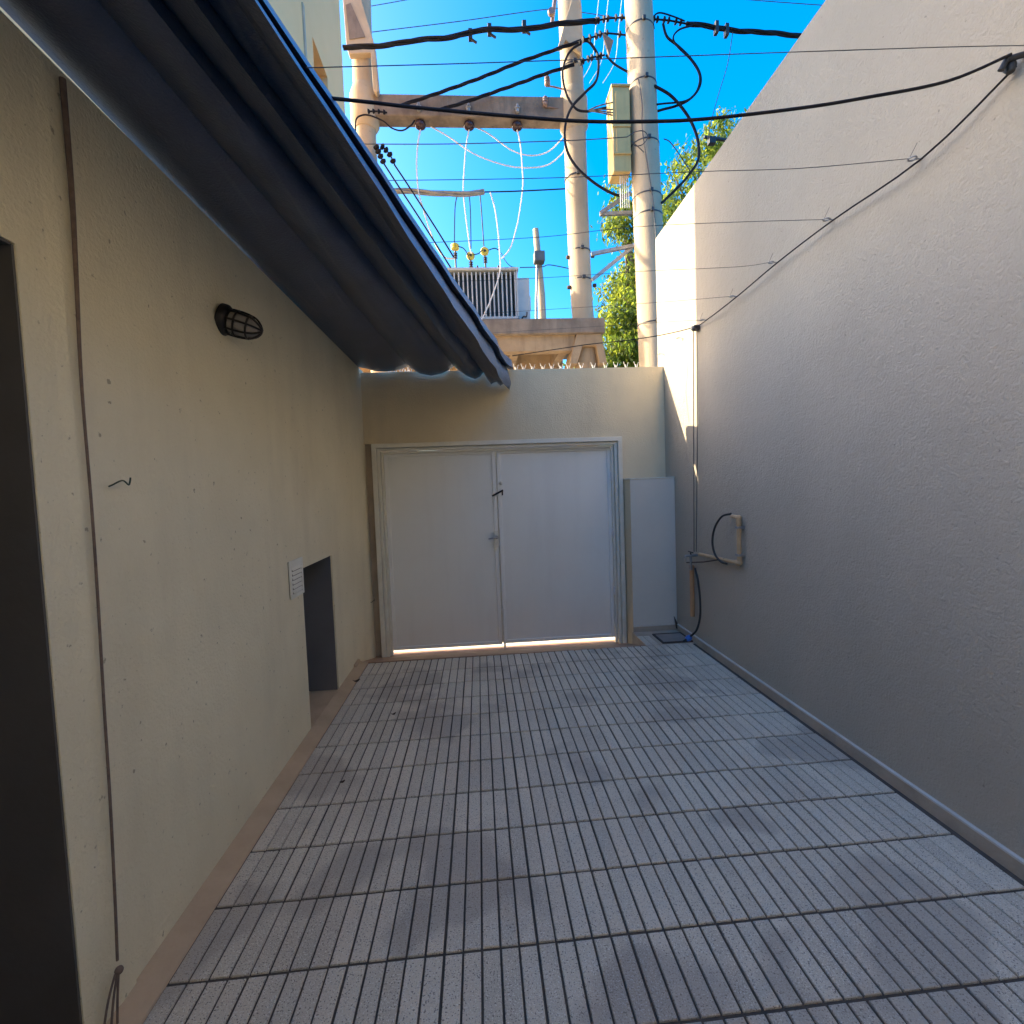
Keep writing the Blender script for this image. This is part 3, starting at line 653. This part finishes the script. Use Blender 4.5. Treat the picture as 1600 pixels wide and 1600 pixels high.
al = [('squat yellow surge arrester leftmost above the transformer', 711, 386), ('round yellow surge arrester lowest of the three', 735, 400), ('round yellow surge arrester rightmost above the transformer', 757, 393)]
for k, (lab, px, py) in enumerate(al):
    c = P(px, py, Y=YH+.2); q = MB()
    if k == 0: q.lathe(c-Vector((0,0,.04)), (0,0,1), [(0,.060),(.008,.066),(.030,.066),(.033,.058),(.043,.058),(.046,.066),(.072,.066),(.08,.060)], 18)
    else: q.lathe(c+Vector((0,.03,0)), (.15,-1,.1), [(0,.060),(.008,.068),(.045,.068),(.055,.060),(.056,.036),(.046,.034),(.045,.001)], 18)
    t_ = thing('surge_arrester', c-Vector((0,0,.08)), lab, 'arrester', 'yellow arresters over the transformer')
    q.build('disc', M_YEL, t_, True)
    q = MB().lathe(c+Vector((0,-.012,0)) if k else c+Vector((0,0,.041)), (.15,-1,.1) if k else (0,0,1), [(0,.022),(.022,.022),(.030,.012)], 10); q.build('terminal', M_BLACK, t_, True)
    q = MB(); zz = c.z-.105
    for j in range(3): q.lathe((c.x+.005*k, c.y+.02, zz-.035*j), (0,0,1), [(0,.016),(.008,.036),(.018,.030),(.026,.016)], 12)
    q.build('shed', M_PORC, t_, True)
    MB().tube([c-Vector((0,0,.06)), Vector((c.x+.01*k, c.y+.05, 5.08))], .014, 8).build('stem', M_PORC, t_, True)

# insulators and small fittings on the portal
il = ['left', 'middle', 'right']
for k, px in enumerate((657, 733, 808)):
    c = P(px, 200, Y=YH-.02); c.z = 7.342
    t_ = thing('bell_insulator', c, il[k]+' one of three brown bell insulators under the crossbeam', 'insulator', 'bell insulators under the crossbeam')
    MB().lathe(c, (0,0,-1), [(0,.03),(.02,.075),(.06,.088),(.09,.08),(.11,.05),(.115,.03)], 16).build('bell', M_PORC, t_, True)
    MB().lathe(c+Vector((0,-.14,.05)), (0,0,1), [(0,.03),(.05,.03),(.055,.045),(.07,.045),(.075,.02),(.12,.02)], 10).build('pin', M_STEEL, t_, True)
for k, (px, py) in enumerate(((855,118),(852,150))):
    c = P(px, py+8, Y=YH-.15)
    q = MB().lathe(c-Vector((0,0,.08)), (0,0,1), [(0,.025),(.02,.045),(.05,.045),(.055,.03),(.065,.045),(.09,.045),(.095,.03),(.105,.042),(.13,.04),(.15,.02)], 12)
    q.tube([c-Vector((0,0,.08)), c+Vector((.1,.0,-.09)), c+Vector((.28,.05,-.09))], .012, 6)
    tag(q.build('pin_insulator', M_PINK, smooth=True), ('upper' if k == 0 else 'lower')+' pinkish pin insulator beside the right platform post', 'insulator', 'pin insulators by the right post')
o = MB().tube([P(868,-10,Y=YH-.2), P(862,40,Y=YH-.2)], .03, 8); o.lathe(P(861,22,Y=YH-.25), (0,-1,0), [(0,.05),(.03,.06),(.06,.05)]); o = o.build('drop_fuse', M_PINK, smooth=True); tag(o, 'brown drop fuse at top edge left of the right post', 'fuse')
def chain(name, pts, lab, Y=YH-.1, n=6, r=.045):
    pts = [P(px, py, Y=Y) for px, py in pts]; path = smooth_path(pts, 8); q = MB(); q.tube(path, .012, 6)
    for k in range(n):
        i = int((k+.5)/n*(len(path)-2)); t = (path[i+1]-path[i]).normalized(); q.lathe(path[i]-t*.02, t, [(0,.012),(.008,r),(.03,r*.8),(.04,.012)], 10)
    tag(q.build(name, M_CABLE, smooth=True), lab, 'insulator', 'strain clamps holding the aerial cables')
chain('strain_clamp', [(930,33),(950,29),(982,27)], 'strain clamp on the left of the utility pole at the top', YP+.1)
chain('strain_clamp', [(1020,30),(1045,32),(1072,37)], 'strain clamp on the right of the utility pole at the top', YP)
chain('strain_clamp', [(910,62),(930,57),(945,52),(980,55)], 'strain clamp just below the top one left of the pole', YP+.15)
chain('strain_clamp', [(905,98),(925,90),(945,86)], 'lowest strain clamp between the right post and the pole', YP+.2)
chain('strain_clamp', [(588,230),(594,243),(601,257)], 'left strain clamp of the pair beside the left platform post', YH-.2, 4, .05)
chain('strain_clamp', [(597,229),(608,240),(617,258)], 'right strain clamp of the pair beside the left platform post', YH-.15, 4, .05)
chain('strain_clamp', [(575,174),(590,174),(605,176)], 'pale strain clamp at the crossbeam left end', YH-.25, 4, .035)
o = MB().prism([P(942,50,Y=YP+.1), P(959,63,Y=YP+.1), P(952,88,Y=YP+.1)], (0,.04,0)).build('yoke_plate', M_BEAM, bevel=.004); tag(o, 'brown triangular yoke plate hanging between the two right poles', 'bracket')
for k, (pts, lab) in enumerate((([(985,302),(938,333),(988,331)], 'upper pale V shaped steel strut behind the utility pole'), ([(924,397),(990,384),(926,436)], 'lower grey V shaped steel strut tying post to pole'))):
    q = MB(); v = [P(px, py, Y=YP+.45) for px, py in pts]
    q.bar(v[0], v[1], .05); q.bar(v[1]+Vector((0,.03,0)), v[2]+Vector((0,.03,0)), .05)
    tag(q.build('pole_strut', M_STEEL), lab, 'strut', 'steel struts between post and pole')
q = MB()
lp_ = thing('far_lamp_post', P(852, 508, Y=12), 'slim leaning far post with a grey box, seen beyond the platform', 'post')
MB().tube([P(850,560,Y=12), P(846,460,Y=12), P(837,358,Y=12)], .075, 10, True, [.10,.09,.07]).build('post', M_CONC, lp_, True)
MB().tube([P(838,560,Y=11.9), P(838,470,Y=11.9), P(840,400,Y=11.9)], .03, 8).build('conduit', M_STEEL, lp_, True)
a, b = P(834,394,Y=11.8), P(851,410,Y=11.8)
MB().box((a.x, 11.7, b.z), (b.x, 11.95, a.z)).build('box', M_TRDK, lp_, bevel=.02)

# ------------------------------------------------------------------ aerial cables
def cable(name, pix, Y, r, mtl, lab, cat='cable', tw=None, group='aerial cables above the street', Y2=None, sub=6):
    n = len(pix); pts = [P(px, py, Y=Y+((Y2-Y)*i/(n-1) if Y2 is not None else 0)) for i, (px, py) in enumerate(pix)]
    path = smooth_path(pts, sub*(4 if tw else 1)); q = MB()
    if tw: twist(q, path, r, r*1.0, tw, 3)
    else: q.tube(path, r, 6)
    return tag(q.build(name, mtl, smooth=True), lab, cat, group)
cable('aerial_cable', [(536,74),(600,71),(650,63),(705,58),(745,48),(775,46),(815,46),(850,41),(885,36),(932,33)], YH-.45, .018, M_CABLE, 'twisted black aerial bundle left of the poles at the top', tw=2.6, Y2=YP+.1)
for k, (px, py) in enumerate(((735,57),(765,49),(819,44))):
    c = P(px, py, Y=YH-.3); q = MB(); q.box(c+Vector((-.03,-.04,-.05)), c+Vector((.03,.04,.09))); q.tube([c+Vector((.02,0,-.045)), c+Vector((.09,0,-.09))], .02, 6)
    tag(q.build('cable_connector', M_BLACK, bevel=.006), ['leftmost','middle','rightmost'][k]+' black tap connector clipped on the upper left aerial bundle', 'connector', 'tap connectors on the aerial bundles')
cable('aerial_cable', [(1072,37),(1100,40),(1150,48),(1200,51),(1255,57),(1340,66)], YP, .017, M_CABLE, 'twisted black aerial bundle running right to the boundary wall', tw=2.3)
for k, (px, py) in enumerate(((1119,43),(1135,47))):
    c = P(px, py, Y=YP); q = MB(); q.box(c+Vector((-.025,-.04,-.09)), c+Vector((.025,.04,.07))); q.tube([c+Vector((0,0,.06)), c+Vector((0,0,.1))], .012, 6)
    tag(q.build('cable_connector', M_BLACK, bevel=.006), ['left','right'][k]+' one of two black connectors on the right aerial bundle', 'connector', 'tap connectors on the aerial bundles')
cable('aerial_cable', [(625,165),(680,147),(750,122),(812,97),(850,84),(875,75),(908,64)], YH-.25, .013, M_CABLE, 'upper twisted cable slanting from the crossbeam to the right post', tw=3.2)
cable('aerial_cable', [(684,172),(725,160),(812,130),(850,116),(897,101)], YH-.25, .013, M_CABLE, 'lower twisted cable slanting from the crossbeam to the right post', tw=2.6)
cable('cable_loop', [(905,66),(918,64),(928,75),(935,92),(932,125),(914,145),(893,168),(883,198),(885,232),(900,260),(925,283),(950,299),(970,306),(985,301)], YH-.35, .020, M_CABLE, 'wide black cable loop hanging round the right platform post')
cable('cable_loop', [(908,68),(895,76),(885,90),(879,115),(885,147),(900,170),(917,174),(930,172),(957,166)], YH-.32, .017, M_CABLE, 'black cable loop left of the right post, ending at junction box')
for k, dy in enumerate((160, 171, 176, 180)):
    cable('box_lead', [(918,173),(935,171+(dy-171)*.5),(957,dy)], YH-.4, .009, M_CABLE, ['highest','second','third','lowest'][k]+' of four black leads entering the junction box left side', group='leads into the junction box', Y2=YP-.1)
cable('cable_loop', [(1036,37),(1042,57),(1057,70),(1075,87),(1090,107),(1095,125),(1090,142),(1075,157),(1055,166),(1036,171),(1020,176)], YP-.1, .017, M_CABLE, 'upper black cable loop bulging right of the utility pole')
cable('cable_loop', [(1082,40),(1062,46),(1052,58),(1058,72),(1078,92),(1091,112),(1093,128),(1086,146),(1070,158),(1036,162),(1020,164)], YP-.13, .012, M_CABLE, 'second black strand inside the upper loop right of the pole')
cable('cable_loop', [(1022,134),(1045,147),(1062,164),(1077,185),(1087,207),(1092,230),(1090,252),(1075,275),(1055,297),(1034,317)], YP-.16, .020, M_CABLE, 'lower black cable loop bulging right of the utility pole')
cable('cable_loop', [(1022,45),(1021,28),(1030,20),(1050,25),(1070,33)], YP-.05, .010, M_CABLE, 'small black jumper arching over the right strain clamp')
cable('cable_loop', [(1037,217),(1047,222),(1062,242),(1075,262),(1092,287)], YP-.1, .007, M_WIRE, 'thin grey cable tail drooping right of the utility pole')
cable('cable_loop', [(947,86),(960,100),(982,113)], YP+.15, .015, M_CABLE, 'short black cable dipping into the pole left side')
cable('thin_wire', [(1145,50),(1137,100),(1122,150),(1110,195),(1106,218)], YP-.02, .005, M_WIRE, 'thin wire hanging from the right aerial bundle', 'wire')
cable('thin_wire', [(540,16),(600,6),(700,-12)], YH+1.5, .006, M_WIRE, 'topmost thin wire in the sky left corner', 'wire')
cable('thin_wire', [(540,56),(582,50),(720,33),(860,14),(907,19),(978,30)], YH+.6, .006, M_WIRE, 'thin wire above the twisted bundle toward the right post', 'wire')
cable('thin_wire', [(1120,-6),(1175,0),(1283,8),(1340,12)], YH+1, .006, M_WIRE, 'thin wire crossing the sky at the top right', 'wire')
cable('thin_wire', [(555,225),(700,225),(850,221),(920,218),(980,214)], YP-.3, .006, M_WIRE, 'thin wire tied round the utility pole at mid height', 'wire')
cable('wire_coil', [(980,214),(993,206),(1006,205),(1012,214),(1005,225),(993,228),(986,220),(1000,232),(1006,238)], YP-.26, .006, M_WIRE, 'small wire coil tied on the face of the utility pole', 'wire')
cable('bus_cable', [(612,298),(640,299),(700,303),(725,303),(757,300)], YH-.05, .022, M_STEEL, 'grey spliced bus cable above the transformer', tw=.8)
cable('bus_cable', [(757,300),(800,299),(845,297),(883,295)], YH-.05, .010, M_CABLE, 'thin dark continuation of the bus cable to the right post')
for k, (pts, lab) in enumerate((([(715,303),(711,325),(710,378)], 'first'), ([(733,304),(735,330),(736,388)], 'second'), ([(750,302),(753,340),(756,385)], 'third'))):
    cable('drop_lead', pts, YH+.1, .009, M_CABLE, lab+' dark lead from the left dropping to the arresters', group='dark leads above the transformer')
cable('drop_lead', [(766,301),(773,325),(778,360),(781,400),(781,425),(770,460),(755,495),(748,505)], YH-.12, .012, M_WHITE, 'pinkish white lead crossing in front of the transformer fins', group='white jumper cables')
cable('jumper_cable', [(657,203),(653,225),(651,260),(654,300),(661,325),(670,355),(682,385),(695,402),(710,404)], YH-.1, .012, M_WHITE, 'left white jumper hanging from the crossbeam insulator', group='white jumper cables')
cable('jumper_cable', [(733,203),(728,230),(725,270),(724,300),(728,340),(734,385),(737,396)], YH-.02, .012, M_WHITE, 'middle white jumper hanging from the crossbeam insulator', group='white jumper cables')
cable('jumper_cable', [(808,203),(813,225),(816,260),(817,290),(812,330),(806,360),(797,388),(784,404)], YH-.02, .012, M_WHITE, 'right white jumper hanging from the crossbeam insulator', group='white jumper cables')
cable('jumper_cable', [(668,195),(700,213),(740,240),(785,257),(820,262),(855,258),(878,240),(884,228)], YH+.1, .010, M_WHITE, 'long sagging pale jumper below the crossbeam', group='white jumper cables')
cable('jumper_cable', [(742,198),(765,210),(800,235),(830,243),(858,236),(882,212)], YH+.12, .010, M_WHITE, 'shorter sagging pale jumper below the crossbeam', group='white jumper cables')
cable('feeder_cable', [(600,256),(622,290),(660,348),(704,418)], YH-.2, .013, M_CABLE, 'left of two black feeders descending to the transformer', group='black feeders beside the roof edge')
cable('feeder_cable', [(616,257),(640,293),(680,355),(709,402)], YH-.15, .013, M_CABLE, 'right of two black feeders descending to the transformer', group='black feeders beside the roof edge')
cable('feeder_cable', [(556,215),(556,188),(566,180),(580,181),(600,190),(612,200),(628,204),(642,196),(648,188)], YH-.3, .012, M_CABLE, 'black cable wrapped round the left post below the crossbeam')
cable('thin_wire', [(900,422),(860,414),(846,417),(812,418)], 11, .010, M_WIRE, 'far thin wire at the grey box behind the platform', 'wire')
for k, (pts, lab) in enumerate((([(716,385),(724,388),(730,396),(734,406)], 'small black link from the left yellow arrester'), ([(740,398),(748,396),(753,391)], 'small black link between the two round arresters'), ([(763,391),(773,388),(781,392)], 'small black link from the right arrester to the white lead'))):
    cable('jumper_link', pts, YH+.05, .008, M_CABLE, lab, group='links over the transformer')
cable('thin_wire', [(783,395),(790,408),(798,416),(806,418)], YH, .006, M_WIRE, 'fine wire curling down to the transformer lid corner', 'wire')
for k, (xa, xb) in enumerate(((928,939),(943,956),(964,982))):
    cable('thin_wire', [(xa+8,-5),(xa+3,40),(xa-3,95),(xa-22,130)], YH+.5+k*.1, .006, M_WHITE, ['left','middle','right'][k]+' of three pale wires falling behind the right post', 'wire')
o = MB().bar(P(1100,214,Y=9.6), P(1136,219,Y=9.6), .05); c = P(1112,220,Y=9.6); o.box(c+Vector((-.07,-.05,-.07)), c+Vector((.07,.05,.06))); o = o.build('floodlight', M_BLACK, bevel=.008); tag(o, 'dark bracket fitting silhouetted above the tree by the wall', 'fitting')

# ------------------------------------------------------------------ trees and far buildings
def tree(loc, blobs, lab, h, nleaf, mat_a, mat_b, size=.17):
    t = thing('tree', loc, lab, 'tree', 'trees beyond the street'); loc = Vector(loc)
    tr_ = MB(); top = Vector((loc.x, loc.y, h)); tr_.tube(smooth_path([loc-Vector((0,0,.3)), loc.lerp(top,.4)+Vector((.12,.1,0)), top]), 0, 10, True, [.17-.11*i/12 for i in range(13)])
    for (c, r) in blobs:
        c = Vector(c); s_ = loc.lerp(top, random.uniform(.45,.95)); tr_.tube(smooth_path([s_, s_.lerp(c,.5)+Vector((0,0,.2)), c]), 0, 7, True, [.065-.05*i/12 for i in range(13)])
    tr_.build('trunk', M_BARK, t, True)
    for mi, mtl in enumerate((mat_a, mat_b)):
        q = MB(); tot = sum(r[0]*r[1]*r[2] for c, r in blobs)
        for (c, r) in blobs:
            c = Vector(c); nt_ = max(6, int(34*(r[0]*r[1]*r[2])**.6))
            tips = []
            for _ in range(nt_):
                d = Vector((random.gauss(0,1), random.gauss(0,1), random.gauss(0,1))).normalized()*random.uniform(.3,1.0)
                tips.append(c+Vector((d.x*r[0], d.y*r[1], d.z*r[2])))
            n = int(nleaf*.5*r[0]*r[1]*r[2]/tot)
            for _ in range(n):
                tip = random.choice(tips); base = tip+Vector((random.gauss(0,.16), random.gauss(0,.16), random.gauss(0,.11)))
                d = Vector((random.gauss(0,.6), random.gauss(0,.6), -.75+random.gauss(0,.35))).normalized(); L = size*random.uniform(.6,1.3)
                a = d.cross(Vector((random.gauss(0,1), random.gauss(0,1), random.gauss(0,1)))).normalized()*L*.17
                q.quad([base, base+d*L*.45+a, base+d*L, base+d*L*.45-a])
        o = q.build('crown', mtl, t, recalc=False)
tree((4.6, 14, ZS), [((3.75,14,5.0),(.7,.9,1.1)), ((3.95,13.7,6.1),(.6,.7,.7)), ((4.6,13.6,5.6),(.8,.9,1.3)), ((4.4,14.5,5.0),(1.0,.8,1.2)), ((4.7,14.4,7.2),(.8,.9,1.0)), ((4.35,13.9,6.9),(.5,.6,.8)), ((4.5,14,9.0),(.75,.7,.9)), ((4.9,14,8.2),(.5,.6,.6)), ((4.2,14.2,3.9),(1.0,1,.8)), ((5.4,13.8,7.5),(.7,.8,1.6)), ((4.4,14,9.9),(.35,.4,.45))],
     'bright leafy tree rising between the right post and utility pole', 8.5, 17000, M_LEAF, M_LEAFD)
tree((7.2, 14.8, ZS), [((6.2,14.6,9.6),(.75,.8,1.0)), ((7.0,14.8,11.1),(.8,.9,.75)), ((7.7,14.8,11.9),(.8,.9,.8)), ((6.9,14.6,9.9),(.8,.8,.9)), ((5.8,14.3,8.9),(.6,.7,.7)), ((8.3,14.8,10.6),(1.1,1,1.2)), ((6.2,14.6,10.6),(.4,.4,.4))],
     'leafy tree showing above the boundary wall, right of the pole', 10.5, 7000, M_LEAF, M_LEAFD)
tree((-.9, 13, ZS), [((-1.4,13,4.2),(.9,.7,.7)), ((-.3,13,4.3),(1.0,.8,.6)), ((.8,13,4.1),(.9,.7,.6)), ((2.4,13,4.2),(1.0,.7,.7))], 'low leafy tree glimpsed between street wall and roof edge', 3.8, 3500, M_LEAF, M_LEAFD, .2)
fb = thing('brick_building', (-5.5, 22, ZS), 'orange rendered building glimpsed between roof edge and street wall', 'building')
MB().box((-9.5, 22, ZS-.2), (-3.2, 27, 6.6)).build('wall', M_BRICK, fb)
q = MB(); q.box((-5.0, 21.93, 4.6), (-4.0, 21.999, 6.0)); w_ = q.build('window', M_FARW, fb); MB().box((-4.9, 21.91, 4.7), (-4.1, 21.929, 5.9)).build('pane', M_PANE, w_)
MB().box((-9.7, 21.7, 6.601), (-3.0, 27.3, 6.8)).build('roof', M_BEAM, fb)
fb = thing('far_house', (2, 30, ZS), 'pale far house glimpsed under the transformer platform', 'house')
MB().box((-2.5, 30, ZS-.2), (6.5, 36, 7.6)).build('wall', M_FARW, fb)
for x in (-.5, 2.2, 4.0):
    w_ = MB().box((x, 29.93, 4.4), (x+1.2, 29.999, 6.6)).build('window', M_VENT, fb); MB().box((x+.1, 29.91, 4.5), (x+1.1, 29.929, 6.5)).build('pane', M_PANE, w_)
MB().box((-2.8, 29.7, 7.601), (6.8, 36.3, 7.8)).build('roof', M_BEAM, fb)
